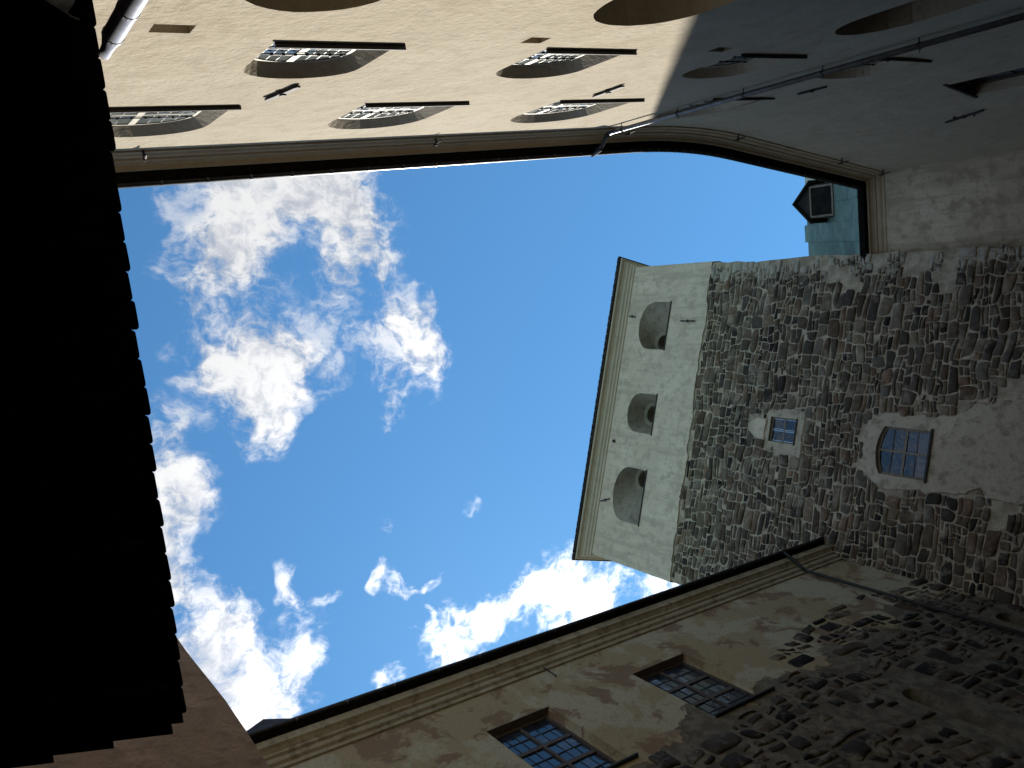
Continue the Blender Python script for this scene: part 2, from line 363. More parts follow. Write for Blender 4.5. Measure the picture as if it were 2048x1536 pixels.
def sweep(mb, path, profile, side=1, closed=False, z0=EYE):
    """carry a profile of (out, z) along a plan polyline; side 1: out is to the left of travel"""
    n = len(path); k = len(profile); vs = []
    for i in range(n):
        q = Vector(path[i]); d0 = (q - Vector(path[i - 1])).normalized() if i else None; d1 = (Vector(path[i + 1]) - q).normalized() if i < n - 1 else None
        d0 = d0 or d1; d1 = d1 or d0
        m0 = Vector((-d0.y, d0.x)) * side; m1 = Vector((-d1.y, d1.x)) * side
        mm = (m0 + m1).normalized(); mm = mm / max(0.3, mm.dot(m0))
        for o, z in profile: vs.append((q.x + mm.x * o, q.y + mm.y * o, z + z0))
    fs = []
    kk = k if closed else k - 1
    for i in range(n - 1):
        for j in range(kk): fs.append((i * k + j, i * k + (j + 1) % k, (i + 1) * k + (j + 1) % k, (i + 1) * k + j))
    if closed:
        fs.append(tuple(range(k))); fs.append(tuple((n - 1) * k + j for j in range(k - 1, -1, -1)))
    mb.add(vs, fs)

def bars(mb, W, s0, s1, z0, z1, o0, o1): mb.box(W.p(s0, z0, o0), W.t * (s1 - s0), Z * (z1 - z0), W.n * (o1 - o0))

def window(W, outline, depth, parent, frame_mat, bar_mat, glass_mat, leaves, cols, rows, sill=None, fw=0.07, transoms=(), mull=0.07, came=0.018, saddle=0, sill_mat='cap', label=None, thin=1.0, vcame=None):
    """frame (the part itself) with glazing bars, panes and sill as its sub-parts"""
    inner = inset(outline, fw)
    mb = MB()
    loft(mb, W, outline, -depth, inner, -depth); loft(mb, W, inner, -depth, inner, -depth - 0.07)
    s0, s1 = min(q[0] for q in inner), max(q[0] for q in inner); z0, z1 = min(q[1] for q in inner), max(q[1] for q in inner)
    def topz(s):                                   # height of the inner outline at s
        best = z0
        for i in range(len(inner)):
            a, b_ = inner[i - 1], inner[i]
            if min(a[0], b_[0]) - 1e-6 <= s <= max(a[0], b_[0]) + 1e-6:
                u = 0.5 if abs(b_[0] - a[0]) < 1e-9 else (s - a[0]) / (b_[0] - a[0]); best = max(best, a[1] + (b_[1] - a[1]) * u)
        return best
    lw = (s1 - s0) / leaves
    for i in range(1, leaves):
        c = s0 + lw * i; bars(mb, W, c - mull / 2, c + mull / 2, z0 - 0.01, topz(c) + 0.01, -depth - 0.06, -depth - 0.004 * thin)
    for zt, th in transoms: bars(mb, W, s0 - 0.01, s1 + 0.01, zt - th / 2, zt + th / 2, -depth - 0.058, -depth - 0.010 * thin)
    win = mb.build('window', frame_mat, parent)
    if label: win['label'] = label
    if sill:
        sb = MB(); a, b_, zs, th, proj = sill
        bars(sb, W, a, b_, zs - th, zs, -depth - 0.05, proj); sb.build('sill', sill_mat, win, bevel=0.006)
    gb = MB(); rh = (z1 - z0) / rows; cw = (lw - mull) / cols
    for L in range(leaves):
        a0 = s0 + lw * L + (mull / 2 if L else 0); a1 = s0 + lw * (L + 1) - (mull / 2 if L < leaves - 1 else 0); cw = (a1 - a0) / cols
        for i in range(1, cols):
            c = a0 + cw * i; vc_ = vcame or came; bars(gb, W, c - vc_ / 2, c + vc_ / 2, z0, topz(c), -depth - 0.052, -depth - 0.030 * thin)
        for i in range(cols):
            for j in range(rows):
                e = came * 0.15
                cell = clip(rect(a0 + cw * i + e, a0 + cw * (i + 1) - e, z0 + rh * j + e, z0 + rh * (j + 1) - e), inner)
                if len(cell) >= 3 and abs(area2(cell)) > 0.002:
                    pb = MB(); t1, t2 = random.uniform(-.03, .03), random.uniform(-.03, .03)
                    cx = sum(q[0] for q in cell) / len(cell); cz = sum(q[1] for q in cell) / len(cell)
                    pb.prism([W.p(q[0], q[1], -depth - 0.045 * thin + (q[0] - cx) * t1 + (q[1] - cz) * t2) for q in cell], W.n * 0.004)
                    pb.build('pane', glass_mat, win)
    for j in range(1, rows):
        z = z0 + rh * j
        if any(abs(z - q[0]) <= 0.03 for q in transoms): continue
        one = gb if cols > 1 else MB()
        bars(one, W, s0, s1, z - came / 2, z + came / 2, -depth - 0.050, -depth - 0.028 * thin)
        if cols == 1: one.build('glazing_bar', bar_mat, win)
    if gb.v: gb.build('glazing_bars', bar_mat, win)
    if saddle:
        sb = MB()
        for j in range(1, saddle + 1):
            z = z0 + (z1 - z0) * j / (saddle + 1) * 0.92
            sb.tube([W.p(s0, z, -depth + 0.015), W.p(s1, z, -depth + 0.015)], 0.009, 6)
            for i in range(leaves * 4):
                c = s0 + (s1 - s0) * (i + 0.5) / (leaves * 4); bars(sb, W, c - .014, c + .014, z - .016, z + .016, -depth, -depth + 0.035)
        sb.build('saddle_bars', 'iron', win)
    return win

def anchor(W, a, z, length, tilt, parent, mat='iron', cross=False, r=0.03):
    mb = MB(); u = W.t * math.sin(tilt) + Z * math.cos(tilt); v = W.t * math.cos(tilt) - Z * math.sin(tilt); c = W.p(a, z, 0.015)
    pr = [(-0.5, 0.55), (-0.44, 1.0), (-0.1, 0.8), (-0.05, 1.25), (0.05, 1.25), (0.1, 0.8), (0.44, 1.0), (0.5, 0.55)]
    loop = [c + u * (k * length) + v * (q * r) for k, q in pr] + [c + u * (k * length) - v * (q * r) for k, q in reversed(pr)]
    mb.prism(loop, W.n * 0.03)
    mb.box(c - u * .04 - v * .03 + W.n * -0.06, u * .08, v * .06, W.n * 0.11)                 # the pin through the eye
    mb.tube([c + W.n * 0.02 - v * 0.06, c + W.n * 0.03 + v * 0.06], 0.02, 6)
    if cross:
        mb.prism([c + u * k + v * q for k, q in ((.30, -.02), (.12, -.16), (.16, -.19), (.36, -.02))], W.n * 0.028)
        mb.prism([c + u * k + v * q for k, q in ((-.30, .02), (-.12, .16), (-.16, .19), (-.36, .02))], W.n * 0.028)
    return mb.build('wall_anchor', mat, parent)

# ------------------------------------------------------------------ ground
mb = MB(); mb.add([(-600, -600, 0), (600, -600, 0), (600, 600, 0), (-600, 600, 0)], [(0, 1, 2, 3)])
tag(mb.build('ground', 'cobbles'), 'worn cobbled courtyard ground', None, None, 'structure')

# ================================================================== the ochre range on the right, bending to the wall beside the tower
tA = Vector((.293, .956)); nA = Vector((.956, -.293)); cA = 2.52
WA = Wall(nA * cA, tA, -nA)
t2 = Vector((.0889, .996)); n2v = Vector((.996, -.0889)); WB = Wall(n2v * 6.196, t2, -n2v)
S_BEND, B_START, B_END = 15.9, 19.1, 26.0
pa = WA.p(S_BEND, 0); pb_ = WB.p(B_START, 0); corner = WB.p(B_END, 0)
# plan polyline of the wall: straight, a soft bend, straight again, then the return towards the tower
den = WA.t.x * WB.t.y - WA.t.y * WB.t.x; dO = WB.O - WA.O
kA = (dO.x * WB.t.y - dO.y * WB.t.x) / den; ctrl = WA.p(kA, 0)
bend = []
for i in range(13):
    u = i / 12; q = pa * (1 - u) ** 2 + ctrl * 2 * u * (1 - u) + pb_ * u * u; bend.append((q.x, q.y))
tD = Vector((-.965, .262)); WD = Wall((corner.x, corner.y), tD, (-.262, -.965))
endD = WD.p(4.2, 0)
startA = WA.p(-9, 0)
planA = [(startA.x, startA.y)] + bend + [(corner.x, corner.y), (endD.x, endD.y)]

ochre = thing('ochre_range', 'tall sunlit ochre plastered range with rows of arched windows, bending towards the tower', 'building')
ROW1 = [(3.60, 5.14), (7.43, 9.0), (11.48, 13.1), (15.40, 17.2)]
ROW2 = [(2.15, 4.12), (6.28, 8.18), (10.38, 12.48), (14.75, 16.75)]
ROW0 = [(2.65, 4.25), (6.85, 8.62), (11.75, 13.25)]
VENTS = [(2.22, 2.62, 8.74, 9.02), (6.80, 7.12, 8.80, 9.06), (10.55, 10.92, 9.02, 9.27)]
TOPZ = 16.45
# the last openings stand on the curve: they are placed on the plane only up to the bend, so shift them before it
ROW1[3] = (14.05, 15.65) if False else ROW1[3]
walls = MB()
def zs1(s): return 9.24 + 0.012 * s
def zs2(s): return 12.58 + 0.022 * s
holes = []; plan_open = []
EXT_A = 18.2                                                        # the flat plane carries the openings up to here
for i, (a, b_) in enumerate(ROW1): holes.append((arch(a, b_, zs1(a), zs1(a) + 1.10, zs1(a) + 1.68, 14, 0.003), 0.27, 'w1', i))
for i, (a, b_) in enumerate(ROW2): holes.append((arch(a, b_, zs2(a), zs2(a) + 1.42, zs2(a) + 2.30, 14, 0.003), 0.27, 'w2', i))
for i, (a, b_) in enumerate(ROW0): holes.append((arch(a, b_, 4.4, 7.25, 8.2, 16, 0.008), 0.75, 'w0', i))
for i, v_ in enumerate(VENTS): holes.append((rect(*v_), 0.5, 'vent', i))
# map: points of the straight plane beyond the bend follow the curved plan
arc = [(S_BEND, Vector(bend[0]))]
for q0, q1 in zip(bend[:-1], bend[1:]): arc.append((arc[-1][0] + (Vector(q1) - Vector(q0)).length, Vector(q1)))
arc_end = arc[-1][0]
class Curved:
    """the ochre wall as one developed surface: flat, bend, flat"""
    t = WA.t; n = WA.n
    def at(s, a):
        if a <= S_BEND: return WA.p(a, 0, 0), WA.t, WA.n
        if a >= arc_end:
            return WB.p(B_START + a - arc_end, 0, 0), WB.t, WB.n
        for (a0, q0), (a1, q1) in zip(arc[:-1], arc[1:]):
            if a <= a1:
                u = (a - a0) / (a1 - a0); q = q0.lerp(q1, u); k = (a - S_BEND) / (arc_end - S_BEND)
                tt = WA.t.lerp(WB.t, k).normalized(); return Vector((q.x, q.y, EYE)), tt, Vector((-tt.y, tt.x, 0))
    def p(s, a, z, o=0.0):
        b0, tt, nn = s.at(a); return Vector((b0.x, b0.y, z + EYE)) + nn * o
CW = Curved()
END_A = arc_end + B_END - B_START
# window in the far flat of the range
W2 = rect(arc_end + 18.72 - B_START + 0.0, arc_end + 19.9 - B_START, 7.6, 10.3)
HEAD = [h[0] for h in holes]
flat_holes = [h for h in holes if max(q[0] for q in h[0]) < 15.3]
bend_holes = [h for h in holes if max(q[0] for q in h[0]) >= 15.3]
sheet(walls, CW, rect(-9, 14.3, -EYE - 0.2, TOPZ), [h[0] for h in flat_holes])
# strips for the remainder, cut so that each strip is nearly flat; openings are cut out of the strips' union
def strip_region(a0, a1, hs):
    edges = [a0 + (a1 - a0) * i / 18 for i in range(19)]
    for e0, e1 in zip(edges[:-1], edges[1:]):
        ys = [(-EYE - 0.2, TOPZ)]
        def spans(a):
            cuts = []
            for h in hs:
                pts = []
                for i in range(len(h)):
                    q0, q1 = h[i - 1], h[i]
                    if (q0[0] <= a < q1[0]) or (q1[0] <= a < q0[0]): pts.append(q0[1] + (q1[1] - q0[1]) * (a - q0[0]) / (q1[0] - q0[0]))
                if len(pts) >= 2: cuts.append((min(pts), max(pts)))
            return cuts
        # left and right edges share the list of openings that cover the middle
        mid = (e0 + e1) / 2
        live = [h for h in hs if min(q[0] for q in h) < e1 - 1e-6 and max(q[0] for q in h) > e0 + 1e-6]
        def bounds(h, a):
            lo, hi = min(q[0] for q in h) + 1e-4, max(q[0] for q in h) - 1e-4
            a = min(max(a, lo), hi); c = spans_one(h, a); return c
        def spans_one(h, a):
            pts = []
            for i in range(len(h)):
                q0, q1 = h[i - 1], h[i]
                if (q0[0] <= a < q1[0]) or (q1[0] <= a < q0[0]): pts.append(q0[1] + (q1[1] - q0[1]) * (a - q0[0]) / (q1[0] - q0[0]))
            return (min(pts), max(pts)) if len(pts) >= 2 else (h[0][1], h[0][1])
        live.sort(key=lambda h: h[0][1])
        zl = -EYE - 0.2; zr = zl
        for h in live:
            b0, b1 = bounds(h, e0), bounds(h, e1)
            walls.add([CW.p(e0, zl), CW.p(e1, zr), CW.p(e1, b1[0]), CW.p(e0, b0[0])], [(0, 1, 2, 3)]); zl, zr = b0[1], b1[1]
        walls.add([CW.p(e0, zl), CW.p(e1, zr), CW.p(e1, TOPZ), CW.p(e0, TOPZ)], [(0, 1, 2, 3)])
cuts = sorted(set([14.3, END_A] + [x for h in [q[0] for q in bend_holes] + [W2] for x in (min(p_[0] for p_ in h), max(p_[0] for p_ in h))]))
for c0, c1 in zip(cuts[:-1], cuts[1:]): strip_region(c0, c1, [h[0] for h in bend_holes] + [W2])
# return wall beside the tower
sheet(walls, WD, rect(0, 4.2, -EYE - 0.2, TOPZ))
def splay(out, kind):
    a, b_, z0 = out[0][0], out[1][0], out[0][1]; top = max(q[1] for q in out)
    if kind == 'w1': return arch(a + 0.05, b_ - 0.16, z0, z0 + 1.02, z0 + 1.50, len(out) - 3), 0.155
    if kind == 'w2': return arch(a + 0.05, b_ - 0.18, z0, z0 + 1.38, z0 + 2.08, len(out) - 3), 0.145
    return out, None
for out, dep, kind, i in holes:
    inn, d_ = splay(out, kind)
    if d_: loft(walls, CW, out, 0, inn, -d_); loft(walls, CW, inn, -d_, inn, -d_ - 0.08)
    else: loft(walls, CW, out, 0, out, -dep - 0.075)
loft(walls, CW, W2, 0, W2, -0.32)
walls.build('wall', 'ochre', ochre, recalc=False)
# the return wall wears a greyer coat: a thin skin of its own
skin = MB(); ring = [(0.0, -EYE), (4.2, -EYE), (4.2, TOPZ), (0.0, TOPZ)]
sheet(skin, WD, rect(0.0, 4.2, -EYE, TOPZ), (), 0.012); skin.build('return_wall', 'ringed', ochre, recalc=False)
bounce_skin = MB(); sheet(bounce_skin, WA, rect(-9, S_BEND, -EYE - .2, 4.1), (), 0.03); bounce_skin.build('unseen_bounce_skin', 'unseen_dark_masonry', ochre, recalc=False)  # added dark skin below the view, cutting light bounced off this wall
# windows
for out, dep, kind, i in holes:
    a0, a1 = out[0][0], out[1][0]; z0 = out[0][1]; amid = (a0 + a1) / 2
    b0, tt, nn = CW.at(amid); Wl = Wall((b0.x - tt.x * amid, b0.y - tt.y * amid), tt, nn)
    lit = i < 3 and not (kind == 'w1' and i == 2)
    if kind in ('w1', 'w2'):
        inn, d_ = splay(out, kind)
        window(Wl, inn, d_, ochre, 'cream_wood', 'lead', 'glass', 2, 4 if lit else 2, 5 if lit else 4,
               sill=(a0 + 0.0, a1 + 0.09, z0 + 0.008, 0.035, 0.06), fw=0.05, mull=0.10, came=0.014, saddle=3, thin=0.35,
               transoms=((z0 + (1.30 if kind == 'w2' else 0.16), 0.05),) if kind == 'w2' else ())
    elif kind == 'w0':
        window(Wl, out, dep, ochre, 'grey_wood', 'grey_wood', 'glass', 2, 1, 3, fw=0.09, mull=0.10)
    else:
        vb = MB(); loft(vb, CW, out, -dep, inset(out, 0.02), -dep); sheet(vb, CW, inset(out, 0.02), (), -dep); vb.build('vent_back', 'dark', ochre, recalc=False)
a0, a1 = W2[0][0], W2[1][0]; b0, tt, nn = CW.at((a0 + a1) / 2); Wl = Wall((b0.x - tt.x * (a0 + a1) / 2, b0.y - tt.y * (a0 + a1) / 2), tt, nn)
w2 = window(Wl, W2, 0.22, ochre, 'brown_wood', 'brown_wood', 'glass_blue', 2, 1, 3, fw=0.07, label='dark window with a heavy lintel board in the shaded far wall')
lb = MB(); bars(lb, Wl, a0 - 0.12, a1 + 0.12, 10.29, 10.37, -0.20, 0.035); lb.build('lintel_board', 'iron', w2, bevel=0.008)
# iron anchors and cornice pins
for a, z, L, ti in ((4.52, 11.70, 0.86, -0.22), (10.80, 11.90, 0.86, 0.02), (17.0, 12.0, 0.75, 0.0)):
    b0, tt, nn = CW.at(a); anchor(Wall((b0.x - tt.x * a, b0.y - tt.y * a), tt, nn), a, z, L, ti, ochre, r=0.045)
a = arc_end + 21.35 - B_START; b0, tt, nn = CW.at(a); anchor(Wall((b0.x - tt.x * a, b0.y - tt.y * a), tt, nn), a, 11.3, 1.25, 0.35, ochre, cross=True, r=0.045)
for a, z in ((3.52, 16.28), (9.63, 16.34), (15.4, 16.36), (arc_end - 0.4, 16.32), (arc_end + 4.2, 16.1), (arc_end + 6.55, 16.15)):
    b0, tt, nn = CW.at(a); Wl = Wall((b0.x - tt.x * a, b0.y - tt.y * a), tt, nn)
    pm = MB(); pm.tube([Wl.p(a, z, -0.02), Wl.p(a, z, 0.20)], 0.022, 6); pm.tube([Wl.p(a - .02, z - .26, 0.13), Wl.p(a + .02, z + .13, 0.16)], [0.018, 0.026], 6); pm.build('cornice_pin', 'iron', ochre)
# cornice, soffit, gutter and roof along the whole plan
def fine_path(pts, step=1.2, jit=0.0):
    out = [Vector(pts[0])]
    for q0, q1 in zip(pts[:-1], pts[1:]):
        q0, q1 = Vector(q0), Vector(q1); k = max(1, int((q1 - q0).length / step))
        out += [q0.lerp(q1, (i + 1) / k) for i in range(k)]
    return [(q.x, q.y) for q in out]
CORN = [(0.0, 16.30), (0.035, 16.31), (0.045, 16.40), (0.085, 16.45), (0.10, 16.52), (0.10, 16.57), (0.135, 16.585), (0.16, 16.66), (0.215, 16.72), (0.29, 16.75), (0.30, 16.80), (0.0, 16.82)]
mb = MB(); sweep(mb, planA, CORN, 1); mb.build('cornice', 'cornice_tan', ochre)
def eaves(plan, side, parent, out=0.50, zt=16.98, roof_mat='roof_tile', run=5.5, rise=4.8, straps=0.85):
    sof = MB(); sweep(sof, plan, [(0.22, 16.84), (0.24, 16.80), (out - 0.08, 16.86), (out - 0.02, 16.90), (out - 0.02, 16.955), (0.22, 17.03)], side, True); sof.build('eaves_board', 'tarred', parent)
    g = MB(); prof = []
    for i in range(9):
        a = math.pi + math.pi * i / 8; prof.append((out + 0.055 * math.cos(a) + 0.02, 16.95 + 0.07 * math.sin(a)))
    prof += [(o_ * 1.0, z_ + 0.008) for o_, z_ in reversed([(out + 0.045 * math.cos(math.pi + math.pi * i / 8) + 0.02, 16.955 + 0.058 * math.sin(math.pi + math.pi * i / 8)) for i in range(9)])]
    sweep(g, plan, prof, side, True); gut = g.build('gutter', 'gutter', parent)
    fp = [Vector(q) for q in fine_path(plan, straps)]
    for i in range(1, len(fp) - 1):
        d = (fp[i + 1] - fp[i - 1]).normalized(); n_ = Vector((-d.y, d.x)) * side; q = fp[i] + n_ * out
        st = MB(); pr = [(0.020 + 0.062 * math.cos(math.pi + math.pi * j / 6), 16.95 + 0.078 * math.sin(math.pi + math.pi * j / 6)) for j in range(7)]
        vs = []
        for o_, z_ in pr: vs += [(q.x + n_.x * o_ - d.x * .022, q.y + n_.y * o_ - d.y * .022, z_ + EYE), (q.x + n_.x * o_ + d.x * .022, q.y + n_.y * o_ + d.y * .022, z_ + EYE)]
        st.add(vs, [(2 * j, 2 * j + 1, 2 * j + 3, 2 * j + 2) for j in range(6)]); st.build('gutter_strap', 'strap', gut, recalc=False)
    rf = MB(); sweep(rf, plan, [(out - 0.03, 17.0), (out - 0.03, 16.965), (0.24, 17.05), (-run, 17.0 + rise), (-run, 17.08 + rise), (0.2, 17.12)], side, True); rf.build('roof', roof_mat, parent)
eaves(planA[:-1], 1, ochre)
# ---- downpipe on the ochre wall
def downpipe(W, a, ztop, zbot, off, r, parent, mat, out=0.50, lean=0.0, step=1.9, collar=True):
    p = MB()
    p.tube([W.p(a, ztop + 0.03, off + 0.02), W.p(a, ztop - 0.12, off), W.p(a + lean, zbot, off)], r, 12)
    dp = p.build('downpipe', mat, parent, smooth=True)
    el = MB(); el.tube([W.p(a, 16.90, out + 0.0), W.p(a, 16.74, out - 0.04), W.p(a, 16.58, out - 0.10), W.p(a, ztop + 0.08, off + 0.05), W.p(a, ztop - 0.02, off + 0.012)], [r * 1.3, r * 1.15, r * 1.1, r * 1.1, r * 1.1], 12); el.build('pipe_elbow', 'gutter', dp, smooth=True)
    z = ztop - 0.5
    while z > zbot:
        b_ = MB(); b_.tube([W.p(a, z - .025, off), W.p(a, z + .025, off)], r * 1.13, 12); b_.tube([W.p(a - 0.01, z, off), W.p(a - 0.01, z, -0.05)], 0.012, 6)
        b_.tube([W.p(a, z, off + r), W.p(a + 0.02, z + 0.02, off + r + 0.05)], 0.010, 5); b_.build('pipe_bracket', 'iron', dp)
        z -= step
    return dp
downpipe(WA, 14.62, 16.25, -EYE, 0.13, 0.055, ochre, 'zinc')
hp = MB(); hp.tube([WA.p(14.62, 16.98, 0.53), WA.p(14.62, 16.62, 0.46)], [0.085, 0.06], 8); hp.build('rain_hopper', 'gutter', ochre)
# ---- copper roof above the return wall, with dormers
SL = R(48); up = Vector((.262 * math.cos(SL) * 1.0, .965 * math.cos(SL), math.sin(SL)))
roofO = WD.p(0, 17.06, 0.42); RT = WD.t; RN = RT.cross(up) if RT.cross(up).z > 0 else up.cross(RT)
mb = MB(); mb.box(roofO - RT * 6.0 - RN * 0.06, RT * 10.4, up * 7.95, RN * 0.05); mb.build('roof', 'roof_tile', ochre)
mb = MB(); sweep(mb, [(corner.x, corner.y), (endD.x, endD.y)], [(0.1, 16.8), (0.44, 16.84), (0.46, 17.0), (0.1, 17.1)], 1, True); mb.build('eaves_board', 'tarred', ochre)
pw, ph = 0.74, 1.22
pm = MB(); pm.box((0, 0, 0), RT * (pw - 0.03), up * (ph - 0.015), RN * 0.012); pm.box(RT * (pw - 0.035), RT * 0.028, up * ph, RN * 0.035)
first = pm.build('roof_panel', 'copper', ochre)
k_ = 0
for c in range(-8, 6):
    for r_ in range(7):
        o = first if k_ == 0 else first.copy()
        if k_: COL.objects.link(o)
        o.location = roofO + RT * (c * pw) + up * (r_ * ph - (0.55 if c % 2 else 0) * (1 if r_ else 0)) + RN * (0.004 + 0.003 * (r_ % 2)); k_ += 1
def dormer(ctr_s, base_k, width, wall_h, gable_h, length, label):
    base = roofO + RT * ctr_s + up * base_k; back = Vector((.262, .965, 0)).normalized(); h = width / 2
    body = MB()
    f = [base - RT * h, base + RT * h, base + RT * h + Z * wall_h, base + Z * (wall_h + gable_h), base - RT * h + Z * wall_h]
    f = [q - Z * 0.3 if i < 2 else q for i, q in enumerate(f)]
    body.prism(f, back * length); d = body.build('dormer', 'roof_tile', ochre); d['label'] = label
    rf = MB(); ov = 0.18
    for sg in (-1, 1):
        a = base + Z * (wall_h + gable_h + 0.02) - back * 0.22; e = base + RT * (sg * (h + ov)) + Z * (wall_h - gable_h * ov / h + 0.02) - back * 0.22
        nrm = Z * 0.06
        rf.prism([a, e, e + back * (length + 0.3), a + back * (length + 0.3)], nrm)
    rf.build('dormer_roof', 'roof_tile', d)
    fr = MB(); fo = base - back * 0.05; wz0, wz1, ww = 0.10, wall_h - 0.06, h - 0.12
    for x0, x1, z0, z1 in ((-ww, ww, wz0 - .07, wz0), (-ww, ww, wz1, wz1 + .07), (-ww - .07, -ww, wz0 - .07, wz1 + .07), (ww, ww + .07, wz0 - .07, wz1 + .07)):
        fr.box(fo + RT * x0 + Z * z0, RT * (x1 - x0), Z * (z1 - z0), back * 0.05)
    fr.build('window_frame', 'grey_wood', d)
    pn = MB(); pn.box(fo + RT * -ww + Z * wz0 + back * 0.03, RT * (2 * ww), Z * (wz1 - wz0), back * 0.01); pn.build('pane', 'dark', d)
dormer(0.62, 3.15, 1.30, 1.05, 0.62, 1.7, 'dark dormer on the copper roof beside the tower')
dormer(-1.35, 3.15, 1.30, 1.05, 0.62, 1.7, 'dark dormer on the copper roof mostly behind the eaves')

# ================================================================== the stone tower
WT = Wall((0, 25.38), (1, .052), (.052, -1))
tower = thing('stone_tower', 'massive fieldstone tower with a grey plastered top storey and three arched embrasures', 'tower')
XL, XR = -7.22, 5.92
EAVE = 29.25
NICHES = [  # outer s0,s1, sill, springing, crown, then the small opening behind
    (2.20, 4.30, 25.78, 26.75, 27.55, 2.28, 2.95), (-1.50, 0.24, 25.78, 26.75, 27.45, -0.98, -0.22), (-5.42, -3.05, 25.72, 26.75, 27.60, -3.86, -3.12)]
WIN_BIG = segarch(-1.55, 0.0, 13.70, 15.26, 15.46); WIN_SMALL = rect(-1.03, -0.12, 18.62, 19.74)
def wob(a, z, k=0.5): return noise.noise(Vector((a * k, z * k, 3.3)))
# core walls
core = MB()
right_edge = [(XR - 0.13 + 0.10 * wob(0, z * 3) + 0.012 * (z - 16) , z) for z in [(-EYE - .2) + i * 0.45 for i in range(57)]]
right_edge = [q for q in right_edge if q[1] < 23.8]
front = [(XL, -EYE - .2)] + right_edge + [(XR - 0.02, 23.8), (XR - 0.02, 28.6), (XL + 0.02, 28.6)]
sheet(core, WT, front, [WIN_BIG, WIN_SMALL] + [inset(arch(a, b_, z0, z1, z2, 14), -0.01) for a, b_, z0, z1, z2, _, _ in NICHES])
pL, pR = WT.p(XL, 0), WT.p(XR - 0.03, 0); back = -WT.n * 13.5
WTR = Wall((pR.x, pR.y), -WT.n, WT.t); WTL = Wall((pL.x, pL.y), -WT.n, -WT.t)
for (a0, z0), (a1, z1) in zip(right_edge[:-1], right_edge[1:]):
    core.add([WT.p(a0, z0), WT.p(a0, z0) + back, WT.p(a1, z1) + back, WT.p(a1, z1)], [(0, 1, 2, 3)])
sheet(core, WTR, rect(0, 13.5, 23.0, 28.6), (), -0.05); sheet(core, WTL, rect(0, 13.5, -EYE - .2, 28.6))
bl = WT.p(XL, 0) + back; WTB = Wall((bl.x, bl.y), WT.t, -WT.n); sheet(core, WTB, rect(0, XR - XL, -EYE - .2, 28.6))
for o_, d_ in ((WIN_BIG, 0.24), (WIN_SMALL, 0.20)): loft(core, WT, o_, 0, o_, -d_)
core.build('wall', 'mortar', tower, recalc=False)
# plastered top storey, 5 cm proud of the masonry, with its splayed embrasures
band = MB(); low = []
N = 90
for i in range(N + 1):
    a = XL - 0.03 + (XR - XL + 0.06) * i / N
    low.append((a, 23.66 + 0.10 * wob(a, 1, 0.9) + 0.08 * wob(a, 7, 4.0) + (0.02 * a)))
outer = low + [(XR + 0.03, 28.62), (XL - 0.03, 28.62)]
nl = []
for (a, b_, z0, z1, z2, ia, ib) in NICHES: nl.append(arch(a, b_, z0, z1, z2, 14, 0.012))
sheet(band, WT, outer, nl, 0.05)
loft(band, WT, outer, 0.05, outer, -0.02)
for nlp, (a, b_, z0, z1, z2, ia, ib) in zip(nl, NICHES):
    inn = arch(ia - 0.13, ib + 0.13, z0 + 0.02, z0 + 0.88, z0 + 1.30, 14); hole = arch(ia, ib, z0 + 0.03, z0 + 0.75, z0 + 1.12, 14)
    lin = MB(); loft(lin, WT, nlp, 0.049, inn, -0.60); loft(lin, WT, inn, -0.60, hole, -0.62); loft(lin, WT, hole, -0.62, hole, -1.0); lin.build('embrasure', 'shade_lining', tower, recalc=False)
WTR2 = Wall((pR.x, pR.y), -WT.n, WT.t)
sheet(band, WTR2, rect(-0.05, 13.5, 23.4, 28.62), (), 0.055); sheet(band, WTL, rect(-0.05, 13.5, 23.4, 28.62), (), 0.03)
pb = band.build('plaster_band', 'tower_plaster', tower, recalc=False)
for nlp, (a, b_, z0, z1, z2, ia, ib) in zip(nl, NICHES):
    hole = arch(ia, ib, z0 + 0.03, z0 + 0.75, z0 + 1.12, 14)
    e = MB(); sheet(e, WT, hole, (), -0.99); e.build('embrasure_dark_end', 'dark', tower, recalc=False)  # dark sheet in place of the unlit depth of the opening
    e = MB(); bars(e, WT, a - 0.04, b_ + 0.04, z0 - 0.045, z0 + 0.005, -0.5, 0.09); e.build('embrasure_sill', 'cap', tower, bevel=0.006)
# cornice and roof
q = [WT.p(XR - 0.03, 0) + back, WT.p(XR - 0.03, 0), WT.p(XL, 0), WT.p(XL, 0) + back]
plan = [(v_.x, v_.y) for v_ in q]
TC = [(0.05, 28.38), (0.09, 28.39), (0.10, 28.50), (0.15, 28.54), (0.165, 28.60), (0.13, 28.62), (0.13, 28.66), (0.20, 28.72), (0.22, 28.82), (0.30, 28.90), (0.42, 28.94), (0.44, 29.02), (0.0, 29.05)]
mb = MB(); sweep(mb, plan, TC, 1); mb.build('cornice', 'cornice_grey', tower)
mb = MB(); sweep(mb, plan, [(0.1, 29.06), (0.40, 29.03), (0.50, 29.05), (0.52, 29.12), (0.50, 29.16), (-6.53, 33.2), (-6.53, 33.0), (0.1, 29.1)], 1, True); mb.build('roof', 'roof_tile', tower)
# tile ends along the front eaves
te = MB(); te.box(WT.p(0, 0, 0) - WT.p(0, 0, 0), WT.t * 0.27, WT.n * 0.10 + Z * -0.035, Z * 0.03); ft = te.build('eaves_tile', 'roof_tile', tower)
for i in range(47):
    o = ft if i == 0 else ft.copy()
    if i: COL.objects.link(o)
    o.location = WT.p(XL - 0.45 + i * 0.298, 29.14, 0.455) + Vector((0, 0, random.uniform(-.008, .008)))
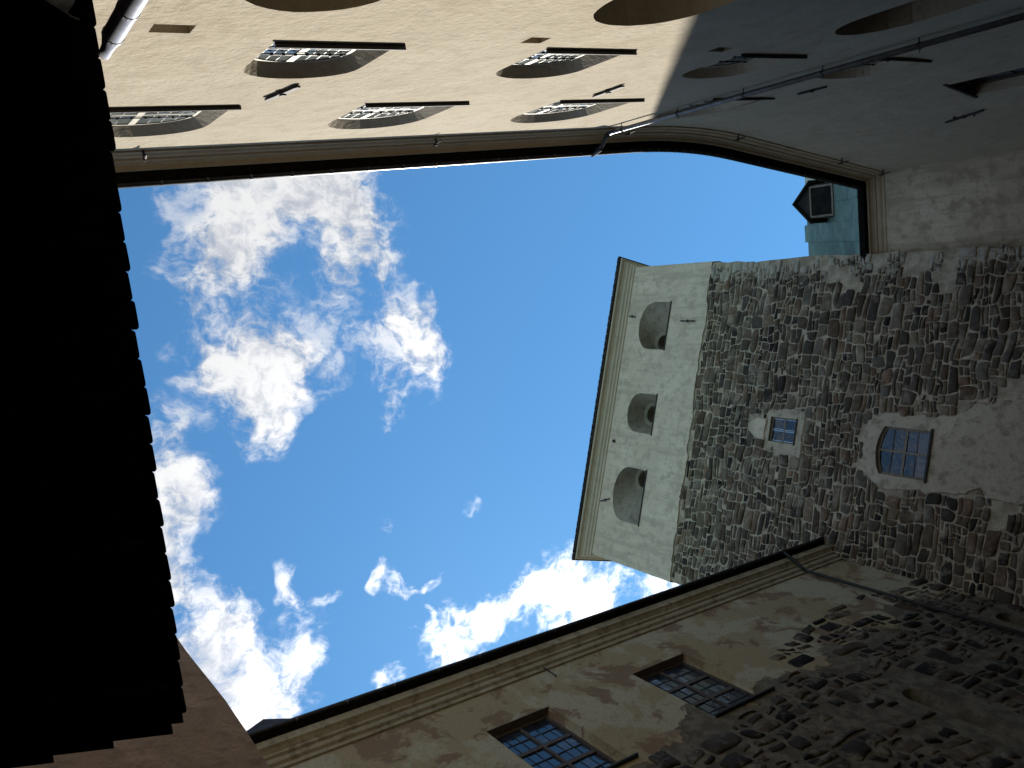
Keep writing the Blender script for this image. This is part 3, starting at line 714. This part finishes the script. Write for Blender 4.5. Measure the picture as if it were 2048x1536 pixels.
# anchors, a spout hole
ob_ = WT.p(0, 0, 0.06); WTo = Wall((ob_.x, ob_.y), (1, .052), (.052, -1))
anchor(WTo, 4.75 - 1.1, 28.05, 0.45, 0.12, tower, r=0.03); anchor(WTo, 3.45, 24.62, 0.85, 0.0, tower, r=0.03); anchor(WTo, -4.72, 28.0, 0.62, -0.35, tower, r=0.03)
mb = MB(); mb.tube([WT.p(-2.05, 28.02, -0.2), WT.p(-2.05, 28.02, 0.12)], 0.07, 10); mb.build('drain_stub', 'iron', tower)
# plaster patches left on the masonry
def patch(name, outline, thick, mat, holes=(), amp=0.10, fine=True):
    pts = []
    for i in range(len(outline)):
        a, b_ = Vector(outline[i]), Vector(outline[(i + 1) % len(outline)]); k = max(1, int((b_ - a).length / 0.12))
        for j in range(k):
            p_ = a.lerp(b_, j / k); pts.append((p_.x + amp * noise.noise(Vector((p_.x * 2.3, p_.y * 2.3, 1))) + amp * .5 * noise.noise(Vector((p_.x * 7, p_.y * 7, 5))), p_.y + amp * noise.noise(Vector((p_.x * 2.3, p_.y * 2.3, 9))) + amp * .5 * noise.noise(Vector((p_.x * 7, p_.y * 7, 2)))))
    m_ = MB(); sheet(m_, WT, pts, holes, thick); loft(m_, WT, pts, thick, inset(pts, -0.05), -0.01)
    for h in holes: loft(m_, WT, h, thick, h, -0.02)
    m_.build(name, mat, tower, recalc=False)
    return pts
P_BIG = patch('plaster_patch', [(-1.95, 13.55), (-1.75, 12.6), (-1.55, 12.2), (-1.75, 11.3), (-1.6, 8.0), (1.15, 8.0), (1.2, 11.2), (0.95, 12.4), (0.55, 13.0), (0.42, 14.2), (0.40, 15.4), (0.1, 15.85), (-1.3, 15.95), (-1.9, 15.5)], 0.06, 'tower_patch', [WIN_BIG], 0.14)
P_SM = patch('plaster_patch', [(-1.45, 18.3), (0.18, 18.35), (0.22, 19.2), (0.05, 19.85), (-0.9, 19.9), (-1.35, 19.4)], 0.05, 'tower_patch', [WIN_SMALL], 0.10)
P_TY = patch('limewashed_tympanum', [(-0.98, 19.93), (-0.22, 19.93), (-0.25, 20.35), (-0.42, 20.62), (-0.75, 20.62), (-0.95, 20.35)], 0.09, 'tower_plaster', (), 0.03)
window(WT, WIN_BIG, 0.06, tower, 'grey_wood', 'brown_wood', 'glass_blue', 2, 1, 4, sill=(-1.62, 0.07, 13.72, 0.07, 0.13), fw=0.075, mull=0.075, came=0.028, transoms=((14.56, 0.085),), label='four-light wooden window in the plaster patch')
window(WT, WIN_SMALL, 0.05, tower, 'grey_wood', 'grey_wood', 'glass_blue', 2, 1, 2, sill=(-1.06, -0.09, 18.63, 0.05, 0.09), fw=0.06, mull=0.06, came=0.05, label='small four-pane window under a limewashed tympanum')

# ---- fieldstones: courses broken into blocks, blocks into stones, all bent a little out of true
def inside(poly, x, y):
    c = False
    for i in range(len(poly)):
        (x0, y0), (x1, y1) = poly[i - 1], poly[i]
        if (y0 > y) != (y1 > y) and x < (x1 - x0) * (y - y0) / (y1 - y0) + x0: c = not c
    return c
def stone_cells(s0, s1, z0, z1, tw, th, seed, keep):
    rnd = random.Random(seed); cells = []
    def bent(x, y):
        a = noise.noise(Vector((x * .7, y * .7, seed))); b_ = noise.noise(Vector((x * .7, y * .7, seed + 9)))
        c = noise.noise(Vector((x * 2.9, y * 3.6, seed + 3))); d = noise.noise(Vector((x * 2.9, y * 3.6, seed + 5)))
        return (x + tw * (.35 * a + .20 * c), y + th * (.62 * b_ + .36 * d))
    def rec(x0, x1, y0, y1):
        w_, h_ = x1 - x0, y1 - y0; goal = tw * th * rnd.choice((.18, .35, .6, .9, 1.2, 1.7, 2.4))
        if w_ * h_ < goal or (w_ < tw * .45 and h_ < th * .55):
            xm, ym = (x0 + x1) / 2 + rnd.uniform(-.2, .2) * w_, (y0 + y1) / 2; q = .10 * th
            pts = [(x0, y0), (xm, y0 + rnd.uniform(0, q)), (x1, y0), (x1 - rnd.uniform(0, q), ym), (x1, y1), (xm + rnd.uniform(-.1, .1) * w_, y1 - rnd.uniform(0, q)), (x0, y1), (x0 + rnd.uniform(0, q), ym)]
            for k in (0, 2, 4, 6):                                  # a corner knocked in here and there
                if rnd.random() < .35: pts[k] = (pts[k][0] + (xm - pts[k][0]) * rnd.uniform(.06, .22), pts[k][1] + (ym - pts[k][1]) * rnd.uniform(.06, .28))
            pts = [bent(*p_) for p_ in pts]
            cx = sum(p_[0] for p_ in pts) / 8; cz = sum(p_[1] for p_ in pts) / 8
            if keep(cx, cz): cells.append(pts)
            return
        if w_ / tw * rnd.uniform(.75, 1.35) > h_ / th:
            m_ = x0 + w_ * rnd.uniform(.3, .7); rec(x0, m_, y0, y1); rec(m_, x1, y0, y1)
        else:
            m_ = y0 + h_ * rnd.uniform(.32, .68); rec(x0, x1, y0, m_); rec(x0, x1, m_, y1)
    y = z0
    while y < z1:
        h_ = th * rnd.uniform(1.5, 3.4); x = s0 - rnd.uniform(0, tw)
        while x < s1 + tw:
            w_ = tw * rnd.uniform(1.3, 3.4); rec(x, x + w_, y, y + h_ * 1.0); x += w_
        y += h_
    return cells
def round_cell(poly, joint, rnd, soft=1, rough=0.02):
    cx = sum(q[0] for q in poly) / len(poly); cz = sum(q[1] for q in poly) / len(poly)
    pts = inset(poly, joint)
    if area2(pts) < 0.004: return None
    for _ in range(soft):                                            # cut the corners
        out = []
        for i in range(len(pts)):
            a, b_ = pts[i], pts[(i + 1) % len(pts)]; c0 = rnd.uniform(0.12, 0.26)
            out += [(a[0] * (1 - c0) + b_[0] * c0, a[1] * (1 - c0) + b_[1] * c0), (a[0] * c0 + b_[0] * (1 - c0), a[1] * c0 + b_[1] * (1 - c0))]
        pts = out
    res = []
    for a, b_ in pts:
        f_ = 1 + rnd.uniform(-rough, rough); res.append((cx + (a - cx) * f_, cz + (b_ - cz) * f_))
    return res, cx, cz
PAL = [(c[0] * 0.80, c[1] * 0.705, c[2] * 0.57) for c in [(0.125, 0.112, 0.098), (0.15, 0.135, 0.115), (0.17, 0.15, 0.12), (0.19, 0.155, 0.125), (0.105, 0.095, 0.088), (0.14, 0.11, 0.09), (0.20, 0.18, 0.15), (0.16, 0.155, 0.145), (0.085, 0.078, 0.072), (0.185, 0.135, 0.105)]]
DARK = [(0.026, 0.021, 0.017), (0.040, 0.032, 0.025), (0.056, 0.045, 0.035)]
def stone_mesh(mb, W, cell, rnd, joint, proud, tint, soft=1):
    r = round_cell(cell, joint, rnd, soft)
    if r is None: return 0
    ring, cx, cz = r; n = len(ring); pr = proud * rnd.uniform(0.5, 1.4); tx, tz = rnd.uniform(-.10, .10), rnd.uniform(-.10, .10)
    def sc(k): return [(cx + (a - cx) * k, cz + (b_ - cz) * k) for a, b_ in ring]
    vs = [W.p(a, z, -0.03) for a, z in ring]
    vs += [W.p(a, z, pr * 0.35 + (a - cx) * tx * .5 + (z - cz) * tz * .5) for a, z in sc(0.985)]
    vs += [W.p(a, z, pr * 0.85 + (a - cx) * tx + (z - cz) * tz + rnd.uniform(-.006, .006)) for a, z in sc(0.84)]
    vs.append(W.p(cx + rnd.uniform(-.02, .02), cz, pr * rnd.uniform(0.9, 1.2)))
    fs = []
    for q in range(2):
        for i in range(n): fs.append((q * n + i, q * n + (i + 1) % n, (q + 1) * n + (i + 1) % n, (q + 1) * n + i))
    for i in range(n): fs.append((2 * n + i, 2 * n + (i + 1) % n, 3 * n))
    mb.add(vs, fs, tint)
    return area2(ring)
rnd = random.Random(5)
def t_keep(s, z):
    if s > XR - 0.14 or s < XL + 0.1: return False
    lim = 23.58 + 0.10 * wob(s, 1, 0.9) + 0.08 * wob(s, 7, 4.0) + 0.02 * s
    if z > lim: return False
    for p_ in (P_BIG, P_SM, P_TY):
        if inside(p_, s, z): return False
    if -1.75 < s < 0.2 and 13.4 < z < 15.65: return False
    if -1.15 < s < 0.02 and 18.5 < z < 19.85: return False
    # limewash and old render hides the stones along the right corner here and there
    if s > 4.4 and z < 19 and noise.noise(Vector((s * 0.9, z * 0.9, 4))) > 0.30 - 0.16 * (s - 4.4): return False
    if 1.0 < s < 2.0 and z < 12.0 and noise.noise(Vector((s * 1.2, z * 1.2, 8))) > 0.1: return False
    if -2.6 < s < -1.5 and z < 12.0 and noise.noise(Vector((s * 1.2, z * 1.2, 8))) > 0.1: return False
    return True
cells = stone_cells(XL, XR, 6.6, 24.2, 0.55, 0.27, 11, t_keep)
stones = []
LIMIT = [(XL + 0.04, 0), (XR - 0.17, 0), (XR - 0.06, 24), (XL + 0.04, 24)]
for c in cells:
    c = clip(c, LIMIT)
    if len(c) < 3: continue
    cx = sum(q[0] for q in c) / len(c); cz = sum(q[1] for q in c) / len(c); ar = abs(area2(c))
    if ar > 0.6 or ar < 0.012: continue
    tint = rnd.choice(DARK) if rnd.random() < (0.20 if ar < 0.08 else 0.06) else rnd.choice(PAL)
    k = rnd.uniform(0.60, 1.55); tint = tuple(q * k for q in tint)
    d = WT.p(cx, cz) - Vector((0, 0, EYE)); stones.append((ar * abs(d.normalized().dot(WT.n)) / d.length_squared, c, tint))
stones.sort(key=lambda q: -q[0])
rest = MB()
for i, (_, c, tint) in enumerate(stones):
    j = rnd.uniform(0.003, 0.013)
    if i < 300:
        m_ = MB()
        if stone_mesh(m_, WT, c, rnd, j, 0.05, tint): m_.build('stone', 'stone', tower, smooth=True, recalc=False)
    else: stone_mesh(rest, WT, c, rnd, j, 0.035, tint)
tag(rest.build('small_stones', 'stone', tower, smooth=True, recalc=False), kind='stuff')

# ================================================================== the weathered range on the left
nC = Vector((.98, -.20)).normalized(); tC = Vector((.20, .98)).normalized()
WC = Wall(nC * -9.5, tC, nC)
old = thing('weathered_range', 'weathered range with flaking tan plaster, bared stones and two barred windows', 'building')
S0, S1 = -4.0, 24.05
CWIN = [(8.72, 10.42, 11.87, 14.66), (12.92, 14.70, 11.90, 14.60)]
SLIT = arch(16.72, 17.36, 7.0, 9.70, 10.02, 12); NICHE = arch(22.45, 23.1, 9.0, 10.45, 10.75, 12)
cw = MB()
sheet(cw, WC, rect(S0, S1, -EYE - .2, 16.4), [rect(*q) for q in CWIN] + [SLIT, NICHE])
for q in CWIN:
    r0 = rect(*q); r1 = [(q[0] + 0.02, q[2] + 0.02), (q[1] - 0.09, q[2] + 0.02), (q[1] - 0.09, q[3] - 0.03), (q[0] + 0.02, q[3] - 0.03)]
    loft(cw, WC, r0, 0, r1, -0.26)
sl_in = arch(16.80, 17.02, 7.1, 9.45, 9.72, 12); loft(cw, WC, SLIT, 0, sl_in, -0.42); loft(cw, WC, sl_in, -0.42, sl_in, -0.55)
ni_in = [(a, z) for a, z in inset(NICHE, 0.05)]; loft(cw, WC, NICHE, 0, ni_in, -0.35); sheet(cw, WC, ni_in, (), -0.35)
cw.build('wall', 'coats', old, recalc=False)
for i, q in enumerate(CWIN):
    r1 = [(q[0] + 0.02, q[2] + 0.02), (q[1] - 0.09, q[2] + 0.02), (q[1] - 0.09, q[3] - 0.03), (q[0] + 0.02, q[3] - 0.03)]
    h = (q[3] - q[2] - 0.05)
    window(WC, r1, 0.18, old, 'brown_wood', 'iron', 'glass_blue', 2, 3, 6, sill=(q[0] - 0.02, q[1] + 0.16, q[2] + 0.02, 0.05, 0.09), fw=0.07, mull=0.07, came=0.03, vcame=0.010,
           transoms=((q[2] + 0.07 + h * 0.335, 0.11), (q[2] + 0.02 + h * 0.655, 0.11)))
    lm = MB(); lm.prism([WC.p(q[0] + 0.005, q[3] - 0.012, -0.004), WC.p(q[1] - 0.012, q[3] - 0.012, -0.004), WC.p(q[1] - 0.07, q[3] - 0.045, -0.18), WC.p(q[0] + 0.02, q[3] - 0.045, -0.18)], Z * 0.02); lm.build('soffit_shade_strip', 'brown_wood', old)  # dark strip under the window head, standing in for soffit shade
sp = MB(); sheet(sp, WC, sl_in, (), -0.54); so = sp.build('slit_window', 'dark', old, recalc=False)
for z in (7.6, 8.1, 8.6, 9.1):
    sb = MB(); bars(sb, WC, 16.80, 17.03, z - .02, z + .02, -0.52, -0.47); sb.build('slit_bar', 'grey_wood', so)
planC = [(WC.p(S0, 0).x, WC.p(S0, 0).y), (WC.p(S1 - .05, 0).x, WC.p(S1 - .05, 0).y)]
CC = [(0.0, 16.10), (0.05, 16.11), (0.06, 16.22), (0.12, 16.26), (0.135, 16.33), (0.135, 16.40), (0.19, 16.43), (0.20, 16.50), (0.27, 16.56), (0.33, 16.59), (0.345, 16.70), (0.36, 16.80), (0.0, 16.82)]
mb = MB(); sweep(mb, planC, CC, -1); mb.build('cornice', 'cornice_old', old)
eaves(planC, -1, old, straps=1.15)
downpipe(WC, 21.7, 16.1, -EYE, 0.12, 0.05, old, 'dark_pipe', step=2.6)
mb = MB(); mb.tube([WC.p(11.37, 16.15, 0.10), WC.p(11.42, 15.70, 0.03)], 0.016, 6); mb.tube([WC.p(11.42, 15.7, 0.05), WC.p(11.42, 15.7, -0.05)], 0.02, 6); mb.build('iron_rod', 'iron', old)
# small hipped roof that looks over the gutter at the near end
hb = MB(); q0 = [WC.p(3.9, 17.0, 0.46), WC.p(6.9, 17.0, 0.46), WC.p(6.9, 18.6, -1.4), WC.p(3.9, 18.6, -1.4)]; top0 = WC.p(4.97, 18.16, 0.14); top1 = WC.p(5.70, 18.12, -0.08)
hb.add(q0 + [top0, top1, WC.p(4.9, 19.1, -1.4)], [(0, 1, 5, 4), (1, 2, 6, 5), (3, 0, 4, 6), (4, 5, 6), (0, 3, 6, 2, 1)]); hb.build('eyebrow_roof', 'roof_tile', old)
# bared stones low on the wall
def c_keep(s, z):
    edge = 12.35 + 0.055 * (s - 10) + 0.75 * noise.noise(Vector((s * 0.42, 1.5, 0))) - (0.8 if s < 12.3 else 0) + (0.7 if s > 16 else 0)
    if z > edge + 0.5 * noise.noise(Vector((s * 1.1, z * 1.1, 2))): return False
    if s < 10.2 or s > 23.7: return False
    for q in CWIN:
        if q[0] - 0.35 < s < q[1] + 0.42 and z > q[2] - 0.3: return False
    if 16.4 < s < 17.75 and z < 10.35: return False
    if 22.1 < s < 23.4 and 8.6 < z < 11.0: return False
    if noise.noise(Vector((s * 0.55 + 7, z * 0.8, 5))) > 0.42: return False
    return rnd.random() < 0.93
cells = stone_cells(9.8, 23.8, 5.8, 13.9, 0.64, 0.42, 23, c_keep)
cst = []
for c in cells:
    cx = sum(q[0] for q in c) / len(c); cz = sum(q[1] for q in c) / len(c); ar = abs(area2(c))
    if ar > 0.6 or max(q[0] for q in c) - min(q[0] for q in c) > 1.5: continue
    k = rnd.uniform(0.6, 1.05); tint = rnd.choice(PAL[:6] + DARK + DARK); tint = tuple(q * k * 0.85 for q in tint)
    d = WC.p(cx, cz) - Vector((0, 0, EYE)); cst.append((ar * abs(d.normalized().dot(WC.n)) / d.length_squared, c, tint))
cst.sort(key=lambda q: -q[0])
rest = MB()
for i, (_, c, tint) in enumerate(cst):
    j = rnd.uniform(0.02, 0.06)
    if i < 290:
        m_ = MB()
        if stone_mesh(m_, WC, c, rnd, j, 0.045, tint, 2): m_.build('stone', 'stone_plain', old, smooth=True, recalc=False)
    else: stone_mesh(rest, WC, c, rnd, j, 0.03, tint, 2)
if rest.v: tag(rest.build('small_stones', 'stone_plain', old, smooth=True, recalc=False), kind='stuff')

# ================================================================== the brown rendered wing at the near left
wing = thing('brown_wing', 'plain brown rendered wing whose upright corner cuts across the sky at the near left', 'building')
mb = MB(); cx0, cy0 = -4.5, 3.40
WE = Wall((cx0, cy0), (0.03, -1.0), (1, 0.03))
edge = [(0.10 * wob(3, z, 0.35) + 0.035 * wob(9, z, 1.3), z) for z in [-EYE - .2 + 0.5 * i for i in range(38)]]
front = edge + [(12, edge[-1][1]), (12, -EYE - .2)]
sheet(mb, WE, front)
for (a0, z0), (a1, z1) in zip(edge[:-1], edge[1:]):
    p0, p1 = WE.p(a0, z0), WE.p(a1, z1); r0, r1 = WE.p(0, z0), WE.p(0, z1)
    mb.add([p0, p1, Vector((-9.35, 4.4, z1 + EYE)), Vector((-9.35, 4.4, z0 + EYE))], [(0, 1, 2, 3)])
zt = edge[-1][1] + EYE
mb.build('wall', 'brown', wing, recalc=False)
mb = MB(); mb.prism([Vector((-4.75, 3.2, zt)), Vector((-9.35, 4.2, zt)), Vector((-9.35, -8.4, zt)), Vector((-4.4, -8.4, zt))], Z * 0.25); mb.build('roof', 'roof_tile', wing)

# ================================================================== the low dark-tarred gatehouse the camera looks out from under
gate = thing('tarred_gatehouse', 'black tarred gatehouse eaves with overlapping tile ends, dark against the sky', 'building')
e = Vector((-.9745, .2240, 0)); bk = Vector((-.2240, -.9745, 0)); HZ = 5.0 + EYE
F0 = Vector((1.49, 0.56, HZ)) - e * 1.8                            # front edge of the eaves: from the ochre wall ...
EL = 5.60                                                          # ... to its free end
rise = Vector((bk.x, bk.y, 0.55))
soff = MB()
soff.box(F0 + rise * 0.03 + Z * 0.012, e * EL, rise * 3.7, Z * 0.015)
for i in range(int(EL / 0.20)):                                     # soffit boards
    soff.box(F0 + e * (i * 0.20 + 0.004) + rise * 0.035 + Z * -0.012 * (i % 2), e * 0.194, rise * 3.6, Z * 0.022)
soff.build('soffit_boards', 'tarred', gate)
for i in range(7):
    rb = MB(); rb.box(F0 + e * (0.15 + i * 0.86) + rise * 0.10 + Z * -0.15, e * 0.10, rise * 3.4, Z * 0.13); rb.build('rafter', 'tarred', gate)
tm = MB()
tw = 0.163
prof = [(0.0, 0.30), (0.0, 0.016), (0.005, 0.007), (0.014, 0.002), (0.045, 0.0), (tw - 0.030, -0.004), (tw - 0.010, -0.003), (tw, 0.006), (tw + 0.001, 0.30)]
tm.prism([e * a + rise * b_ for a, b_ in prof], Z * 0.022); ft = tm.build('roof_tile', 'tarred', gate)
k_ = 0
for row in range(3):
    for i in range(int(EL / tw) + (0 if row else 0)):
        o = ft if k_ == 0 else ft.copy()
        if k_: COL.objects.link(o)
        k_ += 1
        o.location = F0 + e * (i * tw + (0.08 if row % 2 else 0) + random.uniform(-.002, .002)) + rise * (row * 0.22) + Z * (0.03 + 0.025 * row + random.uniform(-.004, .004)) + bk * random.uniform(-.012, .010)
        o.rotation_euler = (random.uniform(-.01, .01), random.uniform(-.01, .01), random.uniform(-.008, .008))
mb = MB(); mb.box(F0 + rise * 0.66 + Z * 0.06, e * EL, rise * 3.0, Z * 0.05); mb.build('roof', 'tarred', gate)
vb = MB()
for k in range(3): vb.box(F0 + e * (EL - 0.02 + 0.035 * k) + rise * (0.10 + 0.30 * k) + Z * (-0.06 - 0.02 * k), e * 0.05, rise * (3.3 - .3 * k), Z * 0.16)
vb.build('barge_board', 'tarred', gate)
mb = MB(); base = Vector((F0.x, F0.y, 0)) + bk * 1.9
mb.box(base - e * 0.4, e * (EL - 0.2), bk * 4.0, Z * (HZ + 1.2)); mb.build('rear_wall', 'tarred_wall', gate)
mb = MB(); rw = Vector((F0.x, F0.y, 0)) + bk * 3.4 - e * 1.5
mb.box(rw, e * 9.5, bk * 5.0, Z * (17.2 + EYE)); mb.build('upper_wall', 'unseen_dark_masonry', gate)
mb = MB(); sw = Vector((1.60, 0.42, 0)); mb.box(sw, -e * 0.85, bk * 2.2, Z * (HZ + 0.05)); mb.build('side_wall', 'tarred', gate)
pp = MB(); X, Y = 1.535, 0.565
pp.tube([(X - .03, Y + 0.0, HZ - 0.02), (X - .02, Y, HZ - 0.14), (X, Y, HZ - 0.26), (X, Y, 0.0)], [0.03, 0.032, 0.050, 0.050], 16); dp = pp.build('downpipe', 'pale_pipe', gate, smooth=True)
dp['label'] = 'pale sunlit downpipe against the dark boards'
for z in (HZ - 0.28, HZ - 0.70, HZ - 1.3, HZ - 2.4):
    j = MB(); j.tube([(X, Y, z - 0.02), (X, Y, z + 0.012)], 0.0535, 16); j.build('pipe_joint', 'pale_pipe', dp, smooth=False)

for ob in bpy.data.objects:
    if ob.type == 'MESH' and ob.parent is None and not ob.get('kind'): print('loose', ob.name)
